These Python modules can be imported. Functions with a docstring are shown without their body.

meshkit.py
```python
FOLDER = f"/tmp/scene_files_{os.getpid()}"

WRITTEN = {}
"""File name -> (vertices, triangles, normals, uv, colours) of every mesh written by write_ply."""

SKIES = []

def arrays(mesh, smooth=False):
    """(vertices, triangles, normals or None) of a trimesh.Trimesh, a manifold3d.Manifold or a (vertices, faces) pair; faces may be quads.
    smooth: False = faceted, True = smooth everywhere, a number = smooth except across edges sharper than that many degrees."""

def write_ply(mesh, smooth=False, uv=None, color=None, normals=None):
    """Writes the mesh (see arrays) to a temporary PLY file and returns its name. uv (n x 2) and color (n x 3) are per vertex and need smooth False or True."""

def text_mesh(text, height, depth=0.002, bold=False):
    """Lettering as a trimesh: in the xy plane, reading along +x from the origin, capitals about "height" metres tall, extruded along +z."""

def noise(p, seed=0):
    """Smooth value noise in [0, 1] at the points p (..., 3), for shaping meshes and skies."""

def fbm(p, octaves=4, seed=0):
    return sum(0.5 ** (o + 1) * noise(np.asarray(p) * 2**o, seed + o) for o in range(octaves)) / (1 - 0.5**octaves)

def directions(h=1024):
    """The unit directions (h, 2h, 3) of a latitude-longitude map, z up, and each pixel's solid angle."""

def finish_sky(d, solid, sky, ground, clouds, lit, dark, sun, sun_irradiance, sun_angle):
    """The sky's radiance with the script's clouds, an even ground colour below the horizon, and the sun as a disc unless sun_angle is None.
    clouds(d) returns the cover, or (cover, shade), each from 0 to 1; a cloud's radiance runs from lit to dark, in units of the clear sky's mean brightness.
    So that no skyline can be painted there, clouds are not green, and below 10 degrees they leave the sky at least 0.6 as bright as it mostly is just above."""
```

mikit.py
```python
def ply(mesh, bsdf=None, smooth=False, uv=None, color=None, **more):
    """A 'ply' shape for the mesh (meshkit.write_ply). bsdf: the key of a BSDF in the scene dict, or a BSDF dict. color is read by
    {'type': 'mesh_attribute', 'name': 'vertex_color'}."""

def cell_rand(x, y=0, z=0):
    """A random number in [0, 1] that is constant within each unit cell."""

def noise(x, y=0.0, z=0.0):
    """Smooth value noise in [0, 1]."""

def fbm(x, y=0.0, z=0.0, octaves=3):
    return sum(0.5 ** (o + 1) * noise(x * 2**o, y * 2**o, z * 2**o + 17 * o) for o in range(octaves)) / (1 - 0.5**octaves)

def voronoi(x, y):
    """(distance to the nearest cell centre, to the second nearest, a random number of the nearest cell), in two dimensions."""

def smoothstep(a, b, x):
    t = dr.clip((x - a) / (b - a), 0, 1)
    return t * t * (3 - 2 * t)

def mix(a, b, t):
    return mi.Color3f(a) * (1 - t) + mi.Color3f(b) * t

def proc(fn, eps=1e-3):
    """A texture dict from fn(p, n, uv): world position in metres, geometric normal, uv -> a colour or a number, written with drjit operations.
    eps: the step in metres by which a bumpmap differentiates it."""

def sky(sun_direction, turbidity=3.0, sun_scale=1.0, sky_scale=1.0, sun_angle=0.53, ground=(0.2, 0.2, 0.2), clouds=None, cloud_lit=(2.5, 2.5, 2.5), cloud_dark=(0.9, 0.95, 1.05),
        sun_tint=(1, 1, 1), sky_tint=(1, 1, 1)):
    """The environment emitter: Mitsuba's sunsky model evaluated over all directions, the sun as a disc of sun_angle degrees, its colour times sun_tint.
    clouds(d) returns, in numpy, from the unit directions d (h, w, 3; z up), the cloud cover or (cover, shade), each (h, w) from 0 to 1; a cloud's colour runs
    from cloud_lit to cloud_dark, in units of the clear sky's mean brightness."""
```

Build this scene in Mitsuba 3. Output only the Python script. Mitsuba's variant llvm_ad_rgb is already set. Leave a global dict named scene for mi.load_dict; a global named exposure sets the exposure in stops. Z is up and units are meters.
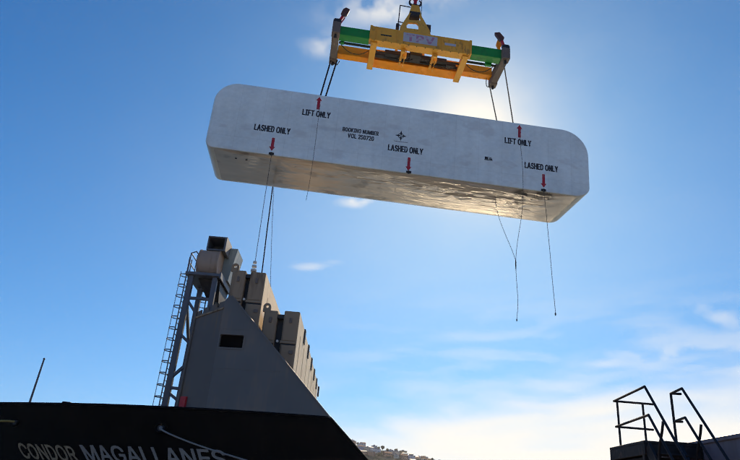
import math, random
import numpy as np, trimesh, mitsuba as mi, drjit as dr
import mikit, meshkit
from mikit import proc, noise, fbm, smoothstep, mix
from shapely.geometry import Polygon, Point, box as sbox

# ------------------------------------------------------------------ camera, sky, exposure
exposure = 1.3
EYE = np.array([0.0, 0.0, 1.65])
PITCH, ROLL = math.radians(24.0), math.radians(4.75)
FWD = np.array([0, math.cos(PITCH), math.sin(PITCH)])
_u0 = np.cross([1.0, 0, 0], FWD)
UP = math.cos(ROLL) * _u0 - math.sin(ROLL) * np.array([1.0, 0, 0])
scene, labels = {}, {}
scene['camera'] = {'type': 'perspective', 'fov': 2 * math.degrees(math.atan(370 / 620.0)), 'fov_axis': 'x', 'near_clip': 0.1, 'far_clip': 30000.0,
                   'to_world': mi.ScalarTransform4f().look_at(origin=EYE.tolist(), target=(EYE + FWD * 10).tolist(), up=UP.tolist())}
SUN = np.array([0.155, 0.823, 0.546]); SUN /= np.linalg.norm(SUN)


def clouds(d):
    x, y, z = d[..., 0], d[..., 1], d[..., 2]
    az, el = np.degrees(np.arctan2(x, y)), np.degrees(np.arcsin(np.clip(z, -1, 1)))
    lean = el - 0.10 * az
    warp = meshkit.fbm(np.stack([az * 0.05, el * 0.16, 0 * az + 3], -1), 3, 5) - 0.5
    streak = meshkit.fbm(np.stack([az * 0.10 + warp, lean * 0.62 + 2.2 * warp, 0 * az], -1), 5, 11) - 0.5
    fine = meshkit.fbm(np.stack([az * 0.17 + 0.1 * el, lean * 1.15 + 3.0 * warp, 0 * az], -1), 4, 23)
    side = 1 / (1 + np.exp(-(az + 7 - 0.1 * el) / 4.5))
    side = np.where(np.abs(az) > 90, 0.5, side)
    e = el - 6.5 * streak - 5.5 * warp - 0.055 * np.clip(az, -20, 60)
    t = np.clip((10.9 - e) / 8.5, 0, 1)
    bank = 0.96 * t * t * (3 - 2 * t) * side
    t = np.clip((fine - 0.44) / 0.34, 0, 1)
    wisps = 0.36 * t * np.exp(-((el - 12.5) / 4.6) ** 2) * side * np.clip(0.45 + 0.03 * az, 0.1, 1)
    up_ = np.maximum(el, 0)
    haze = 0.25 * np.exp(-up_ / 5.5) + 0.27 * np.exp(-up_ / 13.0) * (0.35 + 0.65 * np.exp(-((az - 10) / 27) ** 2))
    haze = haze + 0.165 * np.exp(-((el - 23) / 10.0) ** 2) * np.exp(-((az - 8) / 25.0) ** 2)
    cover = 1 - (1 - bank) * (1 - wisps) * (1 - haze)

    def puff(a, e, ra, re, tilt, s):
        da, de = (az - a) * np.cos(np.radians(e)), el - e
        c, q = math.cos(math.radians(tilt)), math.sin(math.radians(tilt))
        r = ((da * c + de * q) / ra) ** 2 + ((de * c - da * q) / re) ** 2
        n = meshkit.fbm(np.stack([az * 0.7, el * 1.0, 0 * az + a], -1), 5, 31)
        return s * np.exp(-r) * np.clip((n - 0.30) / 0.36, 0, 1)
    for p in ((0.8, 43.9, 4.6, 1.3, 14, 0.8), (-4.4, 41.6, 2.4, 1.0, 10, 0.3), (-7.2, 39.9, 1.6, 0.9, 12, 0.5), (-1.8, 26.5, 1.7, 0.6, 8, 0.9),
              (31.0, 16.3, 2.4, 1.0, -35, 0.45), (27.0, 13.5, 9.0, 1.6, 8, 0.45)):
        cover = np.maximum(cover, puff(*p))
    da = az + 5.4
    r = (da / 3.6) ** 2 + ((el - 19.7 - 0.16 * da - 2.2 * warp) / 0.55) ** 2
    cover = np.maximum(cover, 0.5 * np.exp(-r) * np.clip(0.4 + 2.2 * (fine - 0.4), 0, 1))
    # the thin high veil that scatters the low sun forward
    ang = np.degrees(np.arccos(np.clip(d @ SUN, -1, 1)))
    veil = 0.90 * np.exp(-(ang / 5.2) ** 1.5) + 0.30 * np.exp(-ang / 13.0)
    veil = veil * (0.85 + 0.3 * meshkit.fbm(np.stack([az * 0.25, el * 0.4, 0 * az + 9], -1), 4, 77))
    return np.clip(1 - (1 - cover) * (1 - np.clip(veil, 0, 1)), 0, 1)


scene['sky_light'] = mikit.sky(SUN.tolist(), turbidity=2.4, sky_scale=1.5, sun_scale=1.7, sun_tint=(1.0, 0.975, 0.94), clouds=clouds, cloud_lit=(5.0, 4.75, 4.3), cloud_dark=(2.5, 2.6, 2.8), sky_tint=(0.105, 0.62, 1.11), ground=(0.12, 0.12, 0.11))

# ------------------------------------------------------------------ helpers
T4 = np.eye(4)
_used = {}


def numbered(name):
    n = _used.get(name, -1) + 1
    _used[name] = n
    return name if n == 0 else f'{name}_{n:03d}'


def put(key, mesh, bsdf, smooth=False, label=None, kind=None):
    key = numbered(key)
    scene[key] = mikit.ply(mesh, bsdf, smooth)
    if label: labels.setdefault(key, {})['label'] = label
    if kind: labels.setdefault(key, {})['kind'] = kind
    return key


def thing(name, label, cat, group=None):
    key = numbered(name)
    labels[key] = {'label': label, 'category': cat}
    if group: labels[key]['group'] = group
    return key


def xf(m, T):
    m = m.copy(); m.apply_transform(T); return m


def cat(*ms):
    return trimesh.util.concatenate([m for g in ms for m in (g if isinstance(g, (list, tuple)) else [g])])


def bx(x0, x1, y0, y1, z0, z1, bev=0.0):
    """A box between the limits, its edges chamfered by bev."""
    if bev <= 0:
        m = trimesh.creation.box((x1 - x0, y1 - y0, z1 - z0))
        m.apply_translation(((x0 + x1) / 2, (y0 + y1) / 2, (z0 + z1) / 2))
        return m
    pts = []
    for k in range(3):
        b = [bev, bev, bev]; b[k] = 0
        for sx in (0, 1):
            for sy in (0, 1):
                for sz in (0, 1):
                    pts.append(((x0 + b[0], x1 - b[0])[sx], (y0 + b[1], y1 - b[1])[sy], (z0 + b[2], z1 - b[2])[sz]))
    return trimesh.convex.convex_hull(np.array(pts))


def beam(p, q, w, h, up=(0, 0, 1)):
    """A rectangular bar from p to q."""
    p, q = np.array(p, float), np.array(q, float)
    a = q - p; L = np.linalg.norm(a); a /= L
    u = np.array(up, float)
    if abs(a @ u) > 0.95: u = np.array([1.0, 0, 0])
    s = np.cross(a, u); s /= np.linalg.norm(s)
    u = np.cross(s, a)
    m = bx(0, L, -w / 2, w / 2, -h / 2, h / 2, min(w, h) * 0.08)
    T = np.eye(4); T[:3, 0], T[:3, 1], T[:3, 2], T[:3, 3] = a, -s, u, p
    return xf(m, T)


def tube(path, r, n=10, cap=True):
    """A round tube along the path; r is one radius or one per point."""
    P = np.array(path, float); k = len(P)
    R = np.full(k, r) if np.isscalar(r) else np.array(r, float)
    D = np.gradient(P, axis=0) if k > 2 else np.repeat((P[1] - P[0])[None], 2, 0)
    D /= np.linalg.norm(D, axis=1, keepdims=True)
    u = np.cross(D[0], [0.13, 0.27, 0.95]); u /= np.linalg.norm(u)
    V = []
    ang = np.arange(n) * 2 * math.pi / n
    for i in range(k):
        u = u - D[i] * (u @ D[i]); u /= np.linalg.norm(u)
        w = np.cross(D[i], u)
        V.append(P[i] + R[i] * (np.cos(ang)[:, None] * u + np.sin(ang)[:, None] * w))
    V = np.concatenate(V); F = []
    for i in range(k - 1):
        for j in range(n):
            a, b = i * n + j, i * n + (j + 1) % n
            F += [(a, b, b + n), (a, b + n, a + n)]
    if cap:
        V = np.vstack([V, P[0], P[-1]])
        for j in range(n):
            F += [(k * n, (j + 1) % n, j), (k * n + 1, (k - 1) * n + j, (k - 1) * n + (j + 1) % n)]
    return trimesh.Trimesh(V, F, process=False)


def pipe(path, r, n=8):
    """Straight pipes joined with round knuckles: handrails."""
    ms = [tube([a, b], r, n) for a, b in zip(path[:-1], path[1:])]
    for p in path:
        s = trimesh.creation.icosphere(1, r * 1.04); s.apply_translation(p); ms.append(s)
    return cat(ms)


def curve(pts, n=24):
    """A smooth path through the points."""
    from scipy.interpolate import PchipInterpolator, CubicSpline
    pts = np.array(pts, float)
    t = np.r_[0, np.cumsum(np.linalg.norm(np.diff(pts, axis=0), axis=1))]
    f = CubicSpline(t, pts) if len(pts) > 2 else (lambda s: pts[0] + (pts[1] - pts[0]) * (s / t[-1])[:, None])
    return f(np.linspace(0, t[-1], n))


def slab2d(poly, depth, plane='xz', at=0.0):
    """A shapely polygon in the xz plane, extruded along +y from y = at (or in xy along +z, or in yz along +x)."""
    m = trimesh.creation.extrude_polygon(poly, depth, engine='earcut')
    v = m.vertices.copy()
    if plane == 'xz':
        m = trimesh.Trimesh(np.c_[v[:, 0], at + depth - v[:, 2], v[:, 1]], m.faces, process=False)
    elif plane == 'yz':
        m = trimesh.Trimesh(np.c_[at + v[:, 2], v[:, 0], v[:, 1]], m.faces, process=False)
    else:
        m = trimesh.Trimesh(np.c_[v[:, 0], v[:, 1], at + v[:, 2]], m.faces, process=False)
    return m


def text(s, x0, x1, zc, h, bold=True):
    """Condensed stencil lettering set glyph by glyph between x0 and x1 at height zc, cap height h, in the xz plane facing -y."""
    gap, word = 0.19 * h, 0.66 * h
    glyphs, x = [], 0.0
    for ch in s:
        if ch == ' ':
            x += word - gap
            continue
        m = meshkit.text_mesh(ch, h, 0.004, bold)
        v = m.vertices
        a, b = v[:, 0].min(), v[:, 0].max()
        glyphs.append((m, x - a)); x += b - a + gap
    k = (x1 - x0) / (x - gap)
    t = 0.044 * h if bold else 0.0
    out = []
    for m, off in glyphs:
        v = m.vertices
        for q, (dx, dz) in enumerate(((-t, 0.0), (0.0, 0.0), (t, 0.0)) if bold else ((0, 0),)):
            out.append(trimesh.Trimesh(np.c_[x0 + (v[:, 0] + off) * k + dx, -0.002 - v[:, 2] - 0.0006 * q, zc - h / 2 + v[:, 1] + dz], m.faces, process=False))
    return cat(out)


def axes(yaw, tilt, roll, origin):
    y, t = math.radians(yaw), math.radians(tilt)
    a = np.array([math.cos(y) * math.cos(t), math.sin(y) * math.cos(t), math.sin(t)])
    b = np.array([-math.sin(y), math.cos(y), math.tan(math.radians(roll))])
    b -= a * (a @ b); b /= np.linalg.norm(b)
    T = np.eye(4); T[:3, 0], T[:3, 1], T[:3, 2], T[:3, 3] = a, b, np.cross(a, b), origin
    return T


# ------------------------------------------------------------------ materials
def paint(key, color, rough=0.45, spread=0.12, dirt=(0.12, 0.09, 0.07), dirt_amount=0.35, scale=1.6, spec=0.28, bump=0.0, metallic=0.0):
    c = np.array(color, float)

    def col(p, n, uv):
        a = fbm(p.x * scale, p.y * scale, p.z * scale, 4)
        b = fbm(p.x * scale * 5 + 9, p.y * scale * 5, p.z * scale * 1.3, 3)
        k = 1 + spread * 2 * (a - 0.5)
        w = smoothstep(0.52, 0.74, 0.55 * a + 0.45 * b) * dirt_amount
        return mix(mi.Color3f(*c.tolist()) * k, mi.Color3f(*dirt), w)

    def rg(p, n, uv):
        return rough + 0.25 * (fbm(p.x * 3, p.y * 3, p.z * 3, 3) - 0.5)
    m = {'type': 'principled', 'base_color': proc(col), 'roughness': proc(rg), 'specular': spec, 'metallic': metallic}
    if bump > 0:
        m = {'type': 'bumpmap', 'arbitrary': proc(lambda p, n, uv: fbm(p.x * 2.1, p.y * 2.1, p.z * 2.1, 4), 0.01), 'scale': bump, 'bsdf': m}
    scene[key] = {'type': 'twosided', 'bsdf': m}


def plain(key, color, rough=0.5, spec=0.5, metallic=0.0):
    scene[key] = {'type': 'twosided', 'bsdf': {'type': 'principled', 'base_color': {'type': 'rgb', 'value': list(map(float, color))}, 'roughness': rough, 'specular': spec, 'metallic': metallic}}


CARGO = axes(4.89, -0.53, 2.97, [1.419, 28.0, 19.539])
_a, _b, _n, _o = CARGO[:3, 0], CARGO[:3, 1], CARGO[:3, 2], CARGO[:3, 3]


def cargo_coords(p):
    q = [p.x - _o[0], p.y - _o[1], p.z - _o[2]]
    return [q[0] * float(v[0]) + q[1] * float(v[1]) + q[2] * float(v[2]) for v in (_a, _b, _n)]


def wrap_color(p, n, uv):
    s, d, h = cargo_coords(p)
    big = fbm(s * 0.35, d * 0.3, h * 0.5, 4)
    run = fbm(s * 2.6, d * 2, h * 0.35 + 4, 4)
    seam = dr.abs(s / 1.28 + 0.35 - dr.floor(s / 1.28 + 0.35) - 0.5)
    seam = 1 - smoothstep(0.004, 0.016, seam)
    band = 1 - smoothstep(0.01, 0.05, dr.abs(h + 1.22 + 0.10 * (big - 0.5)))
    smudge = smoothstep(0.60, 0.78, fbm(s * 0.9 + 7, d, h * 1.5 + 2, 4))
    k = 1.0 + 0.26 * (big - 0.5) + 0.22 * (run - 0.5) + 0.16 * (fbm(s * 7, d, h * 7, 3) - 0.5) - 0.09 * seam - 0.05 * band
    return mix(mi.Color3f(0.71, 0.795, 0.79) * k, mi.Color3f(0.50, 0.50, 0.49), 0.35 * smudge)


def wrap_bump(p, n, uv):
    s, d, h = cargo_coords(p)
    seam = dr.abs(s / 1.28 + 0.35 - dr.floor(s / 1.28 + 0.35) - 0.5)
    return 0.9 * fbm(s * 0.8, d * 1.1, h * 0.9, 4) + 0.25 * noise(s * 6, d * 4, h * 2.5) + 0.12 * smoothstep(0.0, 0.02, seam)


scene['mat_wrap'] = {'type': 'twosided', 'bsdf': {'type': 'bumpmap', 'arbitrary': proc(wrap_bump, 0.01), 'scale': 0.06,
                     'bsdf': {'type': 'principled', 'base_color': proc(wrap_color), 'roughness': 0.5, 'specular': 0.35}}}


def film_color(p, n, uv):
    s, d, h = cargo_coords(p)
    a = fbm(s * 0.5, d * 1.6, 3.0, 4)
    stain = smoothstep(0.55, 0.75, fbm(s * 1.1 + 3, d * 1.4, 9.0, 4))
    tape = smoothstep(0.0, 0.6, 1 - dr.sqrt(dr.square((s - 7.2) / 1.5) + dr.square((d - 0.45) / 0.65))) * smoothstep(0.42, 0.6, fbm(s * 2.4, d * 4, 1.0, 4))
    col = mix(mi.Color3f(0.60, 0.57, 0.51) * (1 + 0.3 * (a - 0.5)), mi.Color3f(0.22, 0.21, 0.19), 0.6 * stain)
    return mix(col, mi.Color3f(0.04, 0.04, 0.035), 0.85 * dr.minimum(tape * 2, 1))


scene['mat_film'] = {'type': 'twosided', 'bsdf': {'type': 'principled', 'base_color': proc(film_color), 'roughness': 0.12, 'metallic': 0.12, 'specular': 1.0, 'clearcoat': 1.0, 'clearcoat_gloss': 0.85}}

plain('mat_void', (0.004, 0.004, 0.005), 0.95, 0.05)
plain('mat_ink', (0.012, 0.012, 0.016), 0.6)
scene['mat_stencil'] = {'type': 'twosided', 'bsdf': {'type': 'principled', 'roughness': 0.6, 'base_color': proc(lambda p, n, uv: mix((0.016, 0.016, 0.02), (0.30, 0.32, 0.33), 0.45 * smoothstep(0.54, 0.75, fbm(p.x * 9, p.y * 9, p.z * 9, 3))))}}
scene['mat_red_print'] = {'type': 'twosided', 'bsdf': {'type': 'principled', 'roughness': 0.55, 'base_color': proc(lambda p, n, uv: mix((0.40, 0.012, 0.025), (0.30, 0.10, 0.10), 0.6 * smoothstep(0.5, 0.75, fbm(p.x * 7, p.y * 7, p.z * 7, 3))))}}
plain('mat_grey_print', (0.25, 0.26, 0.28), 0.5)
paint('mat_yellow', (0.76, 0.37, 0.04), 0.42, dirt=(0.16, 0.09, 0.04), dirt_amount=0.62, scale=2.3)
paint('mat_orange', (0.92, 0.31, 0.004), 0.5, dirt=(0.34, 0.11, 0.012), dirt_amount=0.4, scale=1.7)
paint('mat_green', (0.015, 0.25, 0.045), 0.42, dirt=(0.03, 0.05, 0.03), dirt_amount=0.3)
paint('mat_rust', (0.16, 0.13, 0.11), 0.6, dirt=(0.10, 0.05, 0.03), dirt_amount=0.6, scale=2.5)
paint('mat_flipper', (0.10, 0.045, 0.035), 0.55, dirt=(0.05, 0.03, 0.03), scale=4)
paint('mat_red', (0.45, 0.02, 0.03), 0.45, dirt_amount=0.25, scale=4)
paint('mat_dark', (0.022, 0.023, 0.026), 0.5, dirt=(0.05, 0.04, 0.03), dirt_amount=0.3, scale=3)
paint('mat_banner', (0.46, 0.46, 0.50), 0.55, dirt=(0.45, 0.40, 0.38), dirt_amount=0.5, scale=3)
scene['mat_pink_print'] = {'type': 'twosided', 'bsdf': {'type': 'principled', 'roughness': 0.6, 'base_color': proc(lambda p, n, uv: mix((0.42, 0.20, 0.30), (0.52, 0.48, 0.50), 0.7 * smoothstep(0.5, 0.72, fbm(p.x * 5, p.y * 5, p.z * 5, 3))))}}
plain('mat_rope', (0.09, 0.085, 0.08), 0.85, 0.2)
plain('mat_strap', (0.02, 0.021, 0.025), 0.8, 0.2)
plain('mat_tan_strap', (0.20, 0.16, 0.11), 0.8, 0.2)
plain('mat_pale', (0.55, 0.53, 0.48), 0.6)
paint('mat_hawser', (0.22, 0.21, 0.19), 0.9, dirt_amount=0.2, scale=5, spec=0.2)
paint('mat_yellow_rope', (0.42, 0.31, 0.10), 0.85, dirt_amount=0.2, scale=6, spec=0.2)


def streaks(p, n, uv, base, stain, amount, scale=1.0):
    a = fbm(p.x * 0.7 * scale, p.y * 0.7 * scale, p.z * 0.5 * scale, 4)
    r = fbm(p.x * 5 * scale, p.y * 5 * scale, p.z * 0.55 * scale, 4)
    w = smoothstep(0.50, 0.72, 0.5 * a + 0.5 * r)
    return mix(mi.Color3f(*base) * (1 + 0.3 * (a - 0.5)), mi.Color3f(*stain), amount * w)


def weathered(key, base, stain, amount, rough, bump=0.01, spec=0.4, scale=1.0):
    scene[key] = {'type': 'twosided', 'bsdf': {'type': 'bumpmap', 'arbitrary': proc(lambda p, n, uv: fbm(p.x * 1.3, p.y * 1.3, p.z * 1.3, 4), 0.01), 'scale': bump,
                  'bsdf': {'type': 'principled', 'base_color': proc(lambda p, n, uv: streaks(p, n, uv, base, stain, amount, scale)), 'roughness': rough, 'specular': spec}}}


weathered('mat_hull', (0.0045, 0.004, 0.004), (0.009, 0.007, 0.006), 0.5, 0.6, 0.02, 0.05)
weathered('mat_plate', (0.118, 0.118, 0.113), (0.20, 0.15, 0.11), 0.55, 0.55, 0.02)
weathered('mat_plate_pale', (0.105, 0.095, 0.085), (0.16, 0.11, 0.06), 0.7, 0.55, 0.02)
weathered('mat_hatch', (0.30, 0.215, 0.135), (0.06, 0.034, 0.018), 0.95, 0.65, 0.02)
weathered('mat_tower', (0.10, 0.115, 0.14), (0.12, 0.08, 0.06), 0.35, 0.5, 0.01)
weathered('mat_vent', (0.33, 0.25, 0.19), (0.20, 0.14, 0.08), 0.6, 0.45, 0.01, scale=1.5)
weathered('mat_casing', (0.20, 0.26, 0.28), (0.42, 0.46, 0.45), 0.7, 0.5, 0.01)
weathered('mat_deck', (0.085, 0.09, 0.085), (0.10, 0.075, 0.06), 0.6, 0.7, 0.01)
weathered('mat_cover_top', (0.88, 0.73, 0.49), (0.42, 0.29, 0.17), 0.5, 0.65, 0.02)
plain('mat_letter', (0.23, 0.215, 0.19), 0.6)
weathered('mat_letter_worn', (0.27, 0.21, 0.13), (0.10, 0.075, 0.045), 0.8, 0.6, 0.0, scale=3)
paint('mat_steel_black', (0.016, 0.012, 0.012), 0.55, dirt=(0.09, 0.05, 0.035), dirt_amount=0.5, scale=4)
weathered('mat_housing', (0.20, 0.165, 0.19), (0.09, 0.075, 0.065), 0.5, 0.5, 0.01)


def sea_bump(p, n, uv):
    return 0.6 * fbm(p.x * 0.35, p.y * 0.5, 0.0, 4) + 0.2 * noise(p.x * 2.0, p.y * 2.6, 1.0)


scene['mat_sea'] = {'type': 'bumpmap', 'arbitrary': proc(sea_bump, 0.02), 'scale': 0.35, 'bsdf': {'type': 'principled', 'base_color': {'type': 'rgb', 'value': [0.02, 0.05, 0.06]}, 'roughness': 0.21, 'specular': 0.5}}
weathered('mat_quay', (0.178, 0.166, 0.143), (0.11, 0.10, 0.088), 0.6, 0.85, 0.01, 0.2, 0.5)
scene['mat_hill'] = {'type': 'diffuse', 'reflectance': proc(lambda p, n, uv: mix((0.13, 0.11, 0.07), (0.045, 0.055, 0.03), smoothstep(0.4, 0.6, fbm(p.x * 0.05, p.y * 0.05, p.z * 0.05, 4))))}

# ------------------------------------------------------------------ the setting
WATER = -3.2
s = bx(-2500, 2500, 22.4, 3000, WATER - 0.4, WATER)
put('sea', s, 'mat_sea', kind='structure')
put('quay', cat(bx(-2500, 2500, -1500, 22.0, -6, 0.0), bx(-2500, 2500, 22.0, 22.4, -6, 0.22, 0.05)), 'mat_quay', kind='structure')


def ridge(x):
    return np.interp(x, [-900, -400, -22, 2, 32, 59, 79, 95, 130, 174, 240, 330, 480, 700, 1100], [92, 108, 103, 97, 90, 90, 88, 84, 79, 73, 63, 48, 26, 8, -6])


def ground(x, y):
    x, y = np.asarray(x, float), np.asarray(y, float)
    r = ridge(x) + 6 * (meshkit.fbm(np.stack([x * 0.01, y * 0.01, 0 * x], -1), 4, 3) - 0.5)
    t = np.clip((y - 840) / 265, 0, 1)
    up = -6 + (r + 6) * (0.25 * t + 0.75 * t * t * (3 - 2 * t))
    back = np.clip((y - 1120) / 900, 0, 1)
    return up * (1 - 0.55 * back) + 2.5 * (meshkit.fbm(np.stack([x * 0.04, y * 0.04, 0 * x + 5], -1), 3, 8) - 0.5)


gx, gy = np.linspace(-900, 1100, 201), np.r_[np.linspace(830, 1130, 76), np.linspace(1150, 2200, 22)]
GX, GY = np.meshgrid(gx, gy)
V = np.c_[GX.ravel(), GY.ravel(), ground(GX, GY).ravel()]
nx = len(gx)
F = [(r * nx + c, r * nx + c + 1, (r + 1) * nx + c + 1, (r + 1) * nx + c) for r in range(len(gy) - 1) for c in range(nx - 1)]
put('hill', (V, np.array(F)), 'mat_hill', True, kind='structure')

# ------------------------------------------------------------------ the wrapped cargo under the crane
car = thing('wrapped_cargo', 'long white wrapped cargo body with rounded top corners hanging from four slings', 'cargo')
W = 3.954
CORN = [(-10.15, -1.99, 0.42, 0.42, 180), (10.16, -1.99, 0.85, 0.62, 270), (10.16, 1.99, 1.5, 1.5, 0), (-10.15, 1.99, 1.22, 1.22, 90)]


def profile(e):
    pts = []
    for (x, z, rx, rz, a0) in CORN:
        cx, cz = x - math.copysign(rx, x), z - math.copysign(rz, z)
        for k in range(15):
            t = math.radians(a0 + 90 * k / 14)
            pts.append((cx + (rx - e) * math.cos(t), cz + (rz - e) * math.sin(t)))
    return np.array(pts)


layers = [(0.0, 0.07), (0.02, 0.028), (0.07, 0.0)] + [(0.07 + (W - 0.14) * k / 10, 0.0) for k in range(1, 10)] + [(W - 0.07, 0.0), (W - 0.02, 0.028), (W, 0.07)]
V, F = [], []
NP = 60
for d, e in layers:
    q = profile(e); V += [(x, d, z) for x, z in q]
for i in range(len(layers) - 1):
    for j in range(NP):
        a, b = i * NP + j, i * NP + (j + 1) % NP
        F += [(a, b, b + NP), (a, b + NP, a + NP)]
for i, flip in ((0, False), (len(layers) - 1, True)):
    c = len(V); V.append((0, layers[i][0], 0))
    for j in range(NP):
        a, b = i * NP + j, i * NP + (j + 1) % NP
        F.append((c, b, a) if flip else (c, a, b))
body = trimesh.Trimesh(np.array(V), F, process=False); body.fix_normals()
put(car + '__body', xf(body, CARGO), 'mat_wrap', 32)
# the creased film that closes the underside: real folds
ns, nd = 560, 130
S, D = np.meshgrid(np.linspace(-9.68, 9.45, ns), np.linspace(0.06, W - 0.06, nd))
q = np.stack([S * 0.9, D * 2.2, 0 * S], -1)
fold = 1 - np.abs(2 * meshkit.fbm(np.stack([S * 0.28 + 0.25 * D, D * 2.6 - S * 0.10, 0 * S + 2], -1), 4, 41) - 1)
fold2 = 1 - np.abs(2 * meshkit.fbm(np.stack([S * 1.5 - 1.1 * D, D * 1.9 + S * 0.4, 0 * S + 6], -1), 3, 47) - 1)
fold3 = 1 - np.abs(2 * meshkit.fbm(np.stack([S * 0.45 + 0.6 * D, D * 6.5 - S * 0.45, 0 * S + 11], -1), 3, 83) - 1)
strong = 0.26 + 2.3 * np.exp(-((S - 3.9) / 3.0) ** 2 - ((D - 0.9) / 1.2) ** 2) + 0.55 * np.exp(-((S + 3.2) / 1.9) ** 2 - ((D - 0.9) / 0.8) ** 2) + 0.5 * np.exp(-((S - 7.0) / 1.2) ** 2 - ((D - 1.6) / 1.6) ** 2)
edge = np.clip(np.minimum(np.minimum((S + 9.68) / 1.2, (9.45 - S) / 1.4), np.minimum(D - 0.06, W - 0.06 - D) / 0.22), 0, 1)
edge = edge * edge * (3 - 2 * edge)
from scipy.interpolate import LinearNDInterpolator
def crinkle(n, stretch, seed):
    """Crinkled sheet: random heights joined by flat facets, stretched along the cargo."""
    g = np.random.default_rng(seed)
    p = np.c_[g.uniform(-10.5, 10.5, n) / stretch, g.uniform(-0.5, W + 0.5, n)]
    p = np.vstack([p, [(-11 / stretch, -1), (11 / stretch, -1), (11 / stretch, W + 1), (-11 / stretch, W + 1)]])
    return LinearNDInterpolator(p, g.uniform(0, 1, len(p)))(np.c_[S.ravel() / stretch, D.ravel() + 0.10 * S.ravel() / stretch]).reshape(S.shape)


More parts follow.
